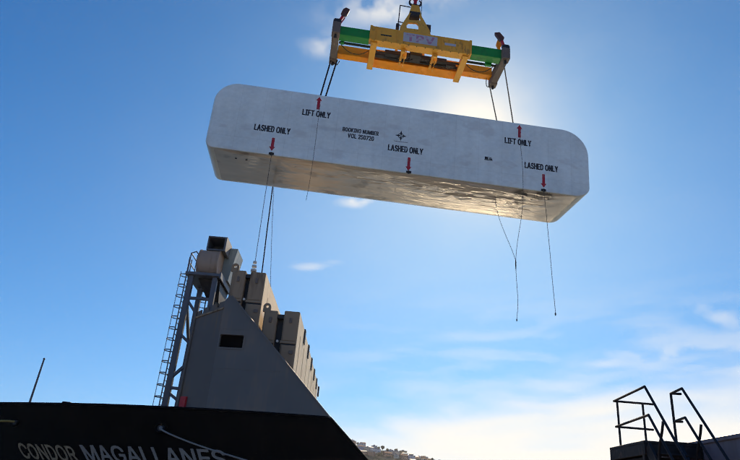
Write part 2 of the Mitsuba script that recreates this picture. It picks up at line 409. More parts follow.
Z = -1.994 - edge * (0.008 + strong * (0.034 * fold ** 2 + 0.055 * crinkle(620, 3.6, 5) + 0.022 * crinkle(3200, 2.4, 6)) + 0.03 * (meshkit.fbm(np.stack([S * 0.3, D * 0.5, 0 * S + 1], -1), 2, 61)))
V = np.c_[S.ravel(), D.ravel(), Z.ravel()]
F = [(r * ns + c, (r + 1) * ns + c, (r + 1) * ns + c + 1, r * ns + c + 1) for r in range(nd - 1) for c in range(ns - 1)]
f = np.array(F); tri = trimesh.Trimesh(V, np.vstack([f[:, [0, 1, 2]], f[:, [0, 2, 3]]]), process=False)
put(car + '__underside_film', xf(tri, CARGO), 'mat_film', 8, label='creased glossy film closing the underside')
for x0, x1, z, h, t in ((-5.51, -4.05, 0.79, 0.34, 'LIFT ONLY'), (5.46, 6.92, 0.79, 0.34, 'LIFT ONLY'), (-7.84, -6.0, -0.49, 0.34, 'LASHED ONLY'), (-0.82, 1.03, -0.61, 0.34, 'LASHED ONLY'),
                        (6.57, 8.4, -0.55, 0.34, 'LASHED ONLY'), (-3.3, -1.4, 0.10, 0.23, 'BOOKING NUMBER'), (-3.0, -1.62, -0.24, 0.25, 'VOL 250720')):
    put(car + '__lettering', xf(text(t, x0, x1, z, h), CARGO), 'mat_stencil', label=f'black stencilled words {t}')


def arrow(x, tip, tail):
    s = 1 if tip > tail else -1
    w, hw = 0.075, 0.155
    nk = tip - s * 0.24
    P = Polygon([(x - w, tail), (x + w, tail), (x + w, nk), (x + hw, nk), (x, tip), (x - hw, nk), (x - w, nk)])
    return slab2d(P, 0.004, 'xz', -0.006)


for x, tip, tail in ((-4.74, 1.84, 1.06), (6.27, 1.86, 1.08), (-6.78, -1.74, -0.98), (0.33, -1.83, -1.05), (7.6, -1.75, -0.96)):
    put(car + '__arrow', xf(arrow(x, tip, tail), CARGO), 'mat_red_print', label='red arrow pointing %s' % ('up' if tip > tail else 'down'))
for x in (-6.76, 0.36, 7.59):
    ring = trimesh.creation.torus(0.075, 0.022, 16, 8); ring.apply_transform(trimesh.transformations.rotation_matrix(math.pi / 2, [1, 0, 0])); ring.apply_translation((x, -0.05, -1.93))
    put(car + '__lashing_eye', xf(cat(bx(x - 0.13, x + 0.13, -0.03, 0.01, -1.96, -1.84, 0.008), ring), CARGO), 'mat_dark')
for x in (-4.72, 6.29):
    put(car + '__lift_eye', xf(cat(bx(x - 0.16, x + 0.16, 0.5, 1.2, 1.985, 2.02, 0.006), slab2d(Polygon([(0.6, 2.01), (1.1, 2.01), (0.98, 2.22), (0.72, 2.22)]).difference(Point(0.85, 2.13).buffer(0.05)), 0.06, 'yz', x - 0.03)), CARGO), 'mat_dark')
# centre of gravity mark: ring, cross and four darts
g = Point(-0.2, 0.17).buffer(0.155, 32).difference(Point(-0.2, 0.17).buffer(0.125, 32))
for k in range(4):
    a = k * math.pi / 2
    c, q = math.cos(a), math.sin(a)
    dart = [(0.03, 0.022), (0.15, 0.05), (0.31, 0.0), (0.15, -0.05), (0.03, -0.022)]
    g = g.union(Polygon([(-0.2 + x * c - y * q, 0.17 + x * q + y * c) for x, y in dart]))
put(car + '__gravity_mark', xf(cat([slab2d(h, 0.004, 'xz', -0.006) for h in getattr(g, 'geoms', [g])]), CARGO), 'mat_ink', label='black centre of gravity mark of a ring and four darts')
put(car + '__printed_line', xf(slab2d(sbox(-0.55, -0.21, 0.2, -0.175), 0.004, 'xz', -0.006), CARGO), 'mat_grey_print')
tag = cat(slab2d(sbox(4.36, -0.58, 4.80, -0.54), 0.004, 'xz', -0.006), slab2d(sbox(4.38, -0.53, 4.56, -0.38), 0.004, 'xz', -0.006), slab2d(sbox(4.6, -0.52, 4.78, -0.45), 0.004, 'xz', -0.006), slab2d(sbox(4.6, -0.42, 4.72, -0.385), 0.004, 'xz', -0.006))
put(car + '__printed_label', xf(tag, CARGO), 'mat_ink', label='small dark printed label')
for x in (-8.6, -8.05, 3.3, 8.1):
    put(car + '__drain_hole', xf(xf(trimesh.creation.cylinder(0.06, 0.012, sections=16), trimesh.transformations.translation_matrix((x, 0.55 + 0.05 * x % 0.3, -2.075))), CARGO), 'mat_ink')

# ------------------------------------------------------------------ the telescopic spreader
SPR = axes(5.0, -0.672, 0.0, [2.0358, 28.6, 27.3333])
sp = thing('container_spreader', 'yellow telescopic lifting frame with green arms hanging above the white cargo', 'spreader')


def spart(name, mesh, mat, smooth=False, label=None):
    return put(sp + '__' + name, xf(mesh, SPR), mat, smooth, label)


mb = cat(bx(-2.98, 3.06, 0.0, 0.46, -0.98, 0.0, 0.02), bx(-3.0, -2.86, -0.03, 0.49, -1.0, 0.02, 0.01), bx(2.94, 3.08, -0.03, 0.49, -1.0, 0.02, 0.01), bx(-2.84, 2.92, -0.05, 0.50, -1.06, -0.985, 0.01))
k = spart('front_beam', mb, 'mat_yellow')
put(k + '__banner', xf(slab2d(Polygon([(-1.03, -0.13), (1.0, -0.15), (1.0, -0.80), (-1.03, -0.80)]), 0.008, 'xz', -0.012), SPR), 'mat_banner', label='faded white banner')
lt = text('TPV', -0.82, 0.82, -0.47, 0.48, True); lt.apply_translation((0, -0.013, 0))
put(k + '__lettering', xf(lt, SPR), 'mat_pink_print', label='faded pink letters TPV')
put(k + '__name_plate', xf(bx(-2.35, -1.72, -0.012, -0.002, -0.62, -0.53, 0.002), SPR), 'mat_dark')
put(k + '__data_plate', xf(bx(1.45, 2.12, -0.012, -0.002, -0.62, -0.44, 0.002), SPR), 'mat_banner')
rb = cat(bx(-2.82, 2.96, 1.95, 2.6, -0.80, -0.02, 0.02), bx(-2.8, 2.94, 1.9, 2.65, -0.88, -0.805, 0.01))
spart('rear_beam', rb, 'mat_orange')
for x0, x1, h0, h1 in ((-4.74, -2.985, -0.93, -0.30), (3.065, 4.92, -0.88, -0.22)):
    k = spart('green_arm', bx(x0, x1, 0.08, 0.64, h0, h1, 0.02), 'mat_green', label='green telescopic arm')
for x0, x1, h0, h1 in ((-4.74, -2.825, -0.74, -0.06), (2.965, 4.92, -0.64, -0.03)):
    spart('rear_arm', bx(x0, x1, 2.02, 2.52, h0, h1, 0.02), 'mat_orange')
for x0, x1 in ((-2.86, -2.5), (2.58, 2.94)):
    k = spart('cross_member', cat(bx(x0, x1, 0.1, 2.55, -1.16, -1.065, 0.01), bx(x0 + 0.06, x1 - 0.06, 0.5, 1.92, -1.06, -0.55, 0.02)), 'mat_yellow')
for x in (-0.92, 0.95):
    spart('cross_rib', cat(bx(x - 0.06, x + 0.06, 0.47, 1.94, -0.98, -0.7, 0.01), bx(x - 0.12, x + 0.12, 0.3, 0.5, -1.3, -1.065, 0.01)), 'mat_yellow')
for x in (-0.90, 0.94):
    spart('bracket', cat(bx(x + 0.15, x + 0.19, 0.4, 1.9, -1.18, -1.07, 0.005), bx(x + 0.05, x + 0.28, 1.0, 1.25, -1.05, -0.75, 0.01)), 'mat_yellow')
hyd = cat(bx(-1.9, -0.4, 1.35, 1.85, -0.72, -0.42, 0.03), bx(0.3, 1.9, 1.40, 1.85, -0.70, -0.40, 0.03), tube([(-2.7, 1.25, -0.80), (2.8, 1.25, -0.80)], 0.06, 12), tube([(-2.7, 1.75, -0.72), (2.8, 1.75, -0.72)], 0.08, 12), bx(-0.4, 0.3, 1.0, 1.7, -0.85, -0.3, 0.03), bx(-2.5, -1.9, 1.5, 1.8, -0.8, -0.62, 0.02), bx(1.9, 2.5, 1.5, 1.8, -0.8, -0.60, 0.02))
spart('hydraulic_unit', hyd, 'mat_dark', 40)
for x0, x1 in ((-4.72, -2.55), (2.7, 5.0)):
    spart('hydraulic_cylinder', tube([(x0, 1.3, -0.48), (x1, 1.3, -0.48)], 0.075, 14), 'mat_dark', 40)
for x0, x1, xs in ((-5.16, -4.75, -1), (4.92, 5.32, 1)):
    eb = cat(bx(x0, x1, -0.12, 2.62, -1.0, -0.30, 0.03), bx(x0 - 0.03, x1 + 0.03, -0.2, 0.3, -1.06, -0.24, 0.03), bx(x0 - 0.03, x1 + 0.03, 2.25, 2.72, -1.06, -0.26, 0.03))
    k = spart('end_beam', eb, 'mat_rust')
    for d in (0.02, 2.5):
        c = (x0 + x1) / 2
        tw = cat(xf(trimesh.creation.cylinder(0.07, 0.2, sections=14), trimesh.transformations.translation_matrix((c, d, -1.14))), xf(trimesh.convex.convex_hull(np.array([(-0.09, -0.05, 0), (0.09, -0.05, 0), (0.09, 0.05, 0), (-0.09, 0.05, 0), (0, 0, -0.1), (-0.05, 0.03, -0.08), (0.05, -0.03, -0.08)])), trimesh.transformations.translation_matrix((c, d, -1.22))))
        put(k + '__twistlock', xf(tw, SPR), 'mat_dark')
    put(k + '__pivot', xf(cat(bx(x0 + 0.02, x1 - 0.02, -0.2, 0.12, -0.30, -0.02, 0.03), xf(trimesh.creation.cylinder(0.1, 0.46, sections=16), trimesh.transformations.translation_matrix(((x0 + x1) / 2, -0.05, -0.12)) @ trimesh.transformations.rotation_matrix(math.pi / 2, [0, 1, 0]))), SPR), 'mat_dark')
for x0, x1 in ((-4.62, -4.42), (4.12, 4.48)):
    spart('green_bracket', bx(x0, x1, 0.66, 0.86, -1.02, -0.32, 0.02), 'mat_green')
for x in (-2.62, -1.4, 1.25, 2.55):
    spart('stiffener', bx(x - 0.02, x + 0.02, -0.045, -0.002, -0.96, -0.06, 0.004), 'mat_yellow')
for x in np.linspace(-2.7, 2.8, 12):
    spart('bolt', xf(trimesh.creation.cylinder(0.028, 0.03, sections=6), trimesh.transformations.translation_matrix((x, -0.03, -1.075))), 'mat_dark')
for a_, b_, c_ in (((-2.5, 0.9, -0.98), (-1.4, 1.2, -1.32), (-0.2, 1.4, -0.85)), ((0.2, 1.0, -0.9), (1.3, 1.3, -1.25), (2.5, 1.5, -0.9)), ((-2.9, 1.4, -0.7), (-3.6, 1.5, -1.02), (-4.6, 1.3, -0.6)), ((3.1, 1.4, -0.6), (3.9, 1.5, -0.95), (4.8, 1.35, -0.5))):
    spart('hose', tube(curve([a_, b_, c_], 18), 0.022, 8), 'mat_dark', True)
spart('hose', tube(curve([(-4.9, 2.5, -1.0), (-4.7, 2.4, -1.3), (-4.55, 2.3, -1.05)], 12), 0.025, 8), 'mat_dark', True)
spart('hose', tube(curve([(5.0, 2.5, -0.95), (4.75, 2.4, -1.25), (4.65, 2.3, -0.7)], 12), 0.025, 8), 'mat_dark', True)


def shoe(pts, d, th, lean):
    """A guide shoe: a thick plate with a bent lip."""
    p = np.array(pts, float); c = p.mean(0)
    A = [(x, d, z) for x, z in p] + [(c[0] + (x - c[0]) * 0.8, d + th, c[1] + (z - c[1]) * 0.8 + lean) for x, z in p]
    return trimesh.convex.convex_hull(np.array(A))


FL = [((-4.88, -0.2), (-4.66, 0.40), [(-4.82, 0.42), (-4.72, 0.82), (-4.56, 0.97), (-4.31, 0.86), (-4.44, 0.41), (-4.69, 0.25)], -0.05, 'mat_red', 'mat_flipper'),
      ((5.0, -0.1), (4.85, 0.52), [(4.42, 0.82), (4.73, 0.92), (5.03, 0.56), (4.97, 0.36), (4.79, 0.28)], -0.05, 'mat_red', 'mat_flipper'),
      ((4.92, -0.2), (4.88, 0.45), [(4.72, 0.58), (4.83, 0.98), (5.10, 0.62), (5.02, 0.36), (4.80, 0.34)], 0.55, 'mat_orange', 'mat_orange')]
for a, b, pts, d, m1, m2 in FL:
    k = spart('guide_arm', cat(beam((a[0], d, a[1]), (b[0], d + 0.05, b[1]), 0.15, 0.13, (0, 1, 0)), tube([(a[0] + 0.13, d + 0.05, a[1]), (b[0] + 0.10, d + 0.08, b[1] - 0.12)], 0.035, 8)), m1, label='raised guide arm')
    put(k + '__shoe', xf(shoe(pts, d - 0.05, 0.24, 0.04), SPR), m2)
# headblock: two slanted plates with openings, leaning together
ey = np.array([0, 0.8, 3.0]); ey /= np.linalg.norm(ey)
PL = Polygon([(-1.26, 0.0), (0.62, 0.0), (0.56, 0.5), (0.06, 1.9), (-0.10, 3.05), (-0.56, 3.05), (-0.72, 2.0), (-1.24, 0.42)])
H1 = Polygon([(-0.62, 2.03), (-0.12, 2.10), (0.0, 1.46), (-0.72, 1.32)]).buffer(-0.03).buffer(0.05)
H2 = Polygon([(-0.84, 0.40), (-0.86, 0.75), (-0.74, 1.02), (-0.26, 1.10), (-0.14, 0.9), (-0.10, 0.46)]).buffer(-0.04).buffer(0.04)
PL = PL.buffer(-0.05).buffer(0.05).difference(H1).difference(H2)
for side in (0, 1):
    m = trimesh.creation.extrude_polygon(PL if not side else PL.difference(Polygon([(-1.10, 0.12), (0.46, 0.12), (0.20, 1.2), (-0.02, 2.2), (-0.17, 2.85), (-0.49, 2.85), (-0.64, 2.2), (-0.87, 1.2)])), 0.09, engine='earcut')
    v = m.vertices.copy()
    nn = np.cross([1.0, 0, 0], ey)
    P = np.array([0, 0.2, 0.0]) + v[:, :1] * np.array([1.0, 0, 0]) + v[:, 1:2] * ey - v[:, 2:] * nn * (-1)
    if side:
        P[:, 1] = 2.2 - P[:, 1]
    m = trimesh.Trimesh(P, m.faces, process=False); m.fix_normals()
    kk = spart('headblock_plate', m, 'mat_yellow')
spart('headblock_cap', bx(-0.55, -0.10, 1.0, 1.25, 2.55, 2.98, 0.03), 'mat_yellow')
spart('sheave', xf(trimesh.creation.cylinder(0.34, 0.62, sections=32), trimesh.transformations.translation_matrix((-0.36, 0.98, 2.05)) @ trimesh.transformations.rotation_matrix(math.pi / 2, [0, 1, 0])), 'mat_dark', 40)
spart('valve_block', bx(-0.02, 0.28, 0.6, 1.2, 0.25, 1.0, 0.03), 'mat_dark')
spart('guard_rail', pipe([(-1.30, 1.2, 0.0), (-1.25, 1.2, 3.05), (-0.60, 1.2, 3.02)], 0.03), 'mat_dark', 40)
spart('guard_rail', cat(pipe([(-1.29, 1.2, 1.72), (-0.85, 1.2, 1.68)], 0.03), pipe([(-1.27, 1.2, 1.45), (-0.8, 1.2, 1.4)], 0.025), bx(-1.4, -1.2, 1.1, 1.3, 1.15, 1.5, 0.01)), 'mat_dark', 40)
spart('control_box', bx(0.46, 0.74, 1.0, 1.35, 1.1, 1.68, 0.02), 'mat_dark')

hook = thing('crane_hook', 'dark double crane hook with red shank gripping the top of the yellow frame', 'hook')


def hpart(name, mesh, mat, smooth=False):
    return put(hook + '__' + name, xf(mesh, SPR), mat, smooth)


for sx in (-1, 1):
    hp = curve([(-0.33, 1.12, 3.30), (-0.33 + sx * 0.12, 1.12, 3.14), (-0.33 + sx * 0.27, 1.12, 3.16), (-0.33 + sx * 0.36, 1.12, 3.32), (-0.33 + sx * 0.33, 1.12, 3.50), (-0.33 + sx * 0.24, 1.12, 3.58)], 22)
    hpart('horn', tube(hp, np.linspace(0.10, 0.035, 22), 12), 'mat_dark', True)
hpart('shank', cat(tube([(-0.33, 1.12, 3.2), (-0.33, 1.12, 4.2)], 0.105, 16), xf(trimesh.creation.cylinder(0.17, 0.16, sections=20), trimesh.transformations.translation_matrix((-0.33, 1.12, 3.72)))), 'mat_red', 40)
hpart('block', bx(-0.75, 0.1, 0.85, 1.4, 4.2, 5.4, 0.08), 'mat_yellow')
for dx in (-0.3, 0.3):
    hpart('hoist_rope', tube([(-0.33 + dx, 1.12, 5.3), (-0.33 + dx, 1.12, 30)], 0.02, 8), 'mat_dark')
hpart('power_cable', tube(curve([(0.12, 1.2, 1.7), (0.10, 1.2, 3.2), (0.02, 1.15, 5.0), (0.0, 1.12, 12)], 20), 0.018, 8), 'mat_dark', True)

# ------------------------------------------------------------------ slings and hanging lines
G = 'slings between the yellow frame and the white cargo'


def flat_strap(p, q, w, t):
    return beam(p, q, w, t, (0.2, 1, 0.1))


for lab, p, q, w, mat in (('dark lifting sling at the left end, outer one of the close pair', (-3.24, 30.6, 26.5), (-3.47, 28.75, 21.75), 0.085, 'mat_strap'),
                          ('dark lifting sling at the left end, inner one of the close pair', (-2.87, 30.6, 26.5), (-3.19, 28.75, 21.75), 0.085, 'mat_strap'),
                          ('thin tan lifting sling from the rear corner at the right end', (6.52, 30.8, 25.85), (6.70, 29.3, 21.7), 0.06, 'mat_tan_strap'),
                          ('thin brown lifting sling from the front corner at the right end', (6.98, 29.0, 26.2), (7.52, 29.0, 21.5), 0.06, 'mat_tan_strap')):
    k = thing('lifting_sling', lab, 'sling', G)
    p, q = np.array(p), np.array(q)
    put(k + '__strap', flat_strap(p, q, w, 0.03), mat)
    put(k + '__shackle', cat(tube([q + (p - q) * 0.03, q - (p - q) * 0.05], 0.05, 10)), 'mat_dark')

G2 = 'thin lines hanging from the white cargo'


def line(lab, pts, r, mat='mat_rope', n=30, ends=()):
    k = thing('tag_line', lab, 'rope', G2)
    P = curve(pts, n) if len(pts) > 2 else np.linspace(pts[0], pts[1], 12)
    P = P + 0.012 * (np.stack([meshkit.fbm(np.c_[P[:, 2] * 0.8, 0 * P[:, 2] + i, 0 * P[:, 2]], 3, 70 + i) for i in (0, 1, 2)], 1) - 0.5) * np.array([1, 1, 0]) * 1.6
    put(k + '__cord', tube(P, r, 8), mat, True)
    for e in ends:
        put(k + '__knot', xf(trimesh.creation.icosphere(2, 1.0), np.diag([e[1], e[1], e[2], 1.0]) + np.pad(np.array(e[0])[:, None], ((0, 1), (3, 0)))), mat, True)
    return k


k = line('thin rope below the first red down arrow, ending in pale discs over the hatch cover', [(-5.26, 27.16, 17.52), (-5.25, 27.2, 14.5), (-5.22, 27.2, 11.62)], 0.013)
for j, z in enumerate((11.62, 11.42, 11.22)):
    put(k + '__disc', xf(trimesh.creation.cylinder(0.085 + 0.025 * j, 0.10, sections=18), trimesh.transformations.translation_matrix((-5.22, 27.2, z))), 'mat_pale', 40)
line('dark thick rope hanging from the rear of the cargo down to the tall hatch cover', [(-5.66, 31.1, 17.65), (-5.62, 31.2, 15.2), (-5.52, 31.2, 12.0)], 0.030, 'mat_strap')
line('faint thin rope hanging just to the right of the dark thick rope', [(-5.60, 31.1, 17.65), (-5.35, 31.2, 15.05), (-4.98, 31.2, 11.8)], 0.011)
line('slack thin rope hanging across the front below the left words LIFT ONLY', [(-3.15, 27.2, 20.75), (-3.15, 27.16, 19.0), (-3.15, 27.12, 16.9), (-3.22, 27.08, 15.0)], 0.010)
line('long thin rope with a knot hanging from the right red up arrow', [(7.60, 28.28, 20.9), (7.70, 28.22, 19.2), (7.73, 28.2, 17.5), (7.57, 28.2, 15.45), (7.27, 28.2, 13.4), (7.26, 28.2, 12.67), (7.25, 28.2, 10.25)], 0.011, n=50, ends=(((7.26, 28.2, 13.0), 0.028, 0.32), ((7.25, 28.2, 10.2), 0.028, 0.07)))
line('short bowed rope under the cargo joining the long knotted rope', [(6.55, 29.5, 17.55), (6.60, 29.2, 16.3), (6.85, 28.7, 14.9), (7.24, 28.22, 13.3)], 0.011)
line('long thin rope below the last red down arrow with a knob at its end', [(8.86, 28.45, 17.5), (8.99, 28.5, 15.6), (9.09, 28.5, 13.26), (9.2, 28.5, 10.8)], 0.012, ends=(((9.2, 28.5, 10.74), 0.036, 0.08),))

# ------------------------------------------------------------------ the ship
ship = thing('cargo_ship', 'black hulled cargo ship with grey side plating and folded hatch covers', 'ship')
YC = 39.6
_st = np.array([(-27.6, 39.6), (-27.2, 38.9), (-26.0, 37.8), (-22.6, 35.7), (-18.3, 33.3), (-14.1, 31.2), (-11.2, 30.0), (-8.6, 29.2), (-6.66, 28.68), (-5.09, 28.42), (-3.04, 28.18), (-1.06, 28.0), (2, 27.8), (8, 27.6), (30, 27.6), (62, 27.9), (76, 30.2)])
_len = np.r_[0, np.cumsum(np.linalg.norm(np.diff(_st, axis=0), axis=1))]


def hull_at(u, z):
    """The near side at arc length u along the deck edge and height z: position and outward normal in plan; the bow flares."""
    from scipy.interpolate import PchipInterpolator
    fx, fy = PchipInterpolator(_len, _st[:, 0]), PchipInterpolator(_len, _st[:, 1])
    u = np.asarray(u, float); z = np.asarray(z, float)
    x, y = fx(u), fy(u)
    tx, ty = fx(u + 0.05) - fx(u - 0.05), fy(u + 0.05) - fy(u - 0.05)
    tx, ty = np.where(np.isfinite(tx), tx, 0.0), np.where(np.isfinite(ty), ty, -1.0)
    L = np.hypot(tx, ty); ix, iy = -ty / L, tx / L          # inward
    fl = np.interp(x, [-27.6, -20, -12, -6, 0, 8, 30, 62, 76], [0.75, 0.62, 0.42, 0.24, 0.10, 0.02, 0.0, 0.05, 0.3])
    dz = 5.04 - z
    g = np.where(dz < 5.0, dz, 5.0 + (dz - 5.0) * 0.35)
    yy = np.minimum(y + iy * fl * g, YC)
    return np.stack([x + ix * fl * g, yy, z + 0 * x], -1), np.stack([-ix, -iy, 0 * ix], -1)


def arc(x):
    return float(np.interp(x, _st[:, 0], _len))


def top_z(x):
    return np.interp(x, [-30, -1.06, 0.62, 1.3, 80], [5.04, 5.04, 3.48, 2.9, 2.9])


us = np.unique(np.r_[np.linspace(0, _len[-1], 110), [arc(v) for v in (-1.06, -0.5, 0.0, 0.62, 1.3)]])
zz = np.r_[np.linspace(1, 0, 12)]
P0, _ = hull_at(us, np.full(len(us), 5.04))
tops = top_z(P0[:, 0])
rows = []
for t in zz:
    z = -6 + (tops + 6) * t
    rows.append(hull_at(us, z)[0])
H = np.array(rows)
far = H.copy(); far[..., 1] = 2 * YC - far[..., 1]


def grid(A, flip=False):
    r, c = A.shape[:2]
    f = np.array([(i * c + j, i * c + j + 1, (i + 1) * c + j + 1, (i + 1) * c + j) for i in range(r - 1) for j in range(c - 1)])
    return (A.reshape(-1, 3), f[:, ::-1] if flip else f)


def quads(vf):
    v, f = vf
    return trimesh.Trimesh(v, np.vstack([f[:, [0, 1, 2]], f[:, [0, 2, 3]]]), process=False)


hull = cat(quads(grid(H)), quads(grid(far)), quads(grid(np.stack([H[:, -1], far[:, -1]]))))
put(ship + '__hull', hull, 'mat_hull', 50, label='black hull with flared bow')
# the bulwark: its cap rail, inside face and the decks behind
inn, _ = hull_at(us, np.full(len(us), 5.04))
nrm = hull_at(us, np.full(len(us), 5.04))[1]
cap = H[0] - nrm * 0.16
cap[:, 1] = np.minimum(cap[:, 1], YC); cap[:, 2] = H[0][:, 2]
lowz = H[0][:, 2] - 1.1
low, ln_ = hull_at(us, lowz)
low = low - ln_ * 0.16
low[:, 1] = np.minimum(low[:, 1], YC)
put(ship + '__bulwark', cat(quads(grid(np.stack([H[0], cap, low]))), tube(H[0][3:90] - nrm[3:90] * 0.05 + np.array([0, 0, 0.0]), 0.075, 8)), 'mat_hull', 40)
dk = low.copy(); dkf = dk.copy(); dkf[:, 1] = 2 * YC - dkf[:, 1]
put(ship + '__deck', quads(grid(np.stack([dk, dkf]))), 'mat_deck')
# the name on the bow
for word, u0, u1, z0, z1, h, sh0, sh1, mat in (('CONDOR', 12.33, 16.5, 3.22, 3.20, 0.64, 0.68, 0.72, 'mat_letter_worn'), ('MAGALLANES', 17.0, 25.0, 3.27, 3.40, 0.66, 0.75, 0.40, 'mat_letter')):
    m = meshkit.text_mesh(word, 1.0, 0.02, True)
    m = m.subdivide_to_size(0.35)
    v = m.vertices.copy()
    a = (v[:, 0] - v[:, 0].min()) / np.ptp(v[:, 0])
    drop = (1 - v[:, 1]) * h
    u = u0 + a * (u1 - u0) + drop * (sh0 + (sh1 - sh0) * a)
    P, N = hull_at(u, z0 + (z1 - z0) * a - drop)
    P = P + N * (0.012 + v[:, 2:3])
    put(ship + '__lettering', trimesh.Trimesh(P, m.faces, process=False), mat, label='ship name word ' + word)


def prism_at(x0, x1, y, z0, z1, t):
    return bx(x0, x1, y, y + t, z0, z1, 0.01)


def side_y(x):
    return float(hull_at(arc(x), 5.04)[0][1])


# grey side plate: sloping wing with an opening, and the paler plate that turns inboard
def plate_mesh(poly, p0, p1, th):
    """poly in (distance along p0->p1, height), extruded inboard by th."""
    p0, p1 = np.array(p0), np.array(p1)
    e = (p1 - p0) / np.linalg.norm(p1 - p0); nrm_ = np.array([-e[1], e[0]])
    m = trimesh.creation.extrude_polygon(poly, th, engine='earcut'); v = m.vertices
    XY = p0 + v[:, :1] * e + v[:, 2:] * nrm_
    m = trimesh.Trimesh(np.c_[XY, v[:, 1]], m.faces, process=False); m.fix_normals()
    return m


A0, A1 = (-6.64, 28.74), (-1.06, 28.03)
LA = math.hypot(A1[0] - A0[0], A1[1] - A0[1])
kx = LA / 5.58
wing = Polygon([(0, 5.0), (LA, 5.0), (0.30 * kx, 10.35), (0.20 * kx, 10.42), (0.0, 10.12)])
hole = sbox(0.06, 7.86, 1.22 * kx, 8.50).buffer(-0.05).buffer(0.05)
wp = put(ship + '__side_plate', plate_mesh(wing.difference(hole), A0, A1, 0.08), 'mat_plate', label='grey sloping side plate with a rectangular opening')
put(wp + '__opening_frame', plate_mesh(hole.buffer(0.05, join_style=2).difference(hole.buffer(-0.02)), (A0[0], A0[1] - 0.03), (A1[0], A1[1] - 0.03), 0.16), 'mat_plate')
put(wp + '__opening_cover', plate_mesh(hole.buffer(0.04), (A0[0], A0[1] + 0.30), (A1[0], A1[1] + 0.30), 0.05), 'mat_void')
edge = plate_mesh(Polygon([(LA, 5.0), (LA + 0.05, 5.05), (0.33 * kx, 10.40), (0.30 * kx, 10.34)]), (A0[0], A0[1] - 0.05), (A1[0], A1[1] - 0.05), 0.20)
put(wp + '__edge_bar', edge, 'mat_plate')
for z in (6.9, 8.75):
    put(wp + '__weld_seam', plate_mesh(sbox(0.1, z, max(0.3, (10.2 - z) * 1.0 * kx), z + 0.025), (A0[0], A0[1] - 0.012), (A1[0], A1[1] - 0.012), 0.012), 'mat_plate')
B0, B1 = (-8.12, 29.62), (-6.64, 28.75)
LB = math.hypot(B1[0] - B0[0], B1[1] - B0[1])
fwd = Polygon([(0, 4.9), (LB, 4.9), (LB, 10.12), (LB * 0.62, 9.98), (LB * 0.30, 9.86), (0, 9.66)])
notch = [sbox(LB * t, z - 0.22, LB * t + 0.16, z + 0.5) for t, z in ((0.18, 9.78), (0.45, 9.92), (0.72, 10.04))]
for n_ in notch: fwd = fwd.difference(n_)
fp = put(ship + '__forward_plate', plate_mesh(fwd, B0, B1, 0.08), 'mat_plate_pale', label='paler rust streaked plate turning inboard')
put(fp + '__top_bar', plate_mesh(Polygon([(0, 9.36), (LB, 9.72), (LB, 9.80), (0, 9.44)]), (B0[0], B0[1] - 0.05), (B1[0], B1[1] - 0.05), 0.05), 'mat_hatch')
put(fp + '__fire_box', plate_mesh(sbox(0.08, 5.12, 0.42, 5.62), (B0[0], B0[1] - 0.12), (B1[0], B1[1] - 0.12), 0.12), 'mat_red', label='red box low on the pale plate')
put(fp + '__edge_pipe', tube([(-8.14, 29.60, 5.0), (-8.14, 29.60, 9.7)], 0.06, 10), 'mat_plate_pale', 40)
# bulkhead behind the plates, athwartships
put(ship + '__bulkhead', bx(-8.1, -7.0, 29.75, 49.5, 3.9, 9.4, 0.02), 'mat_plate')

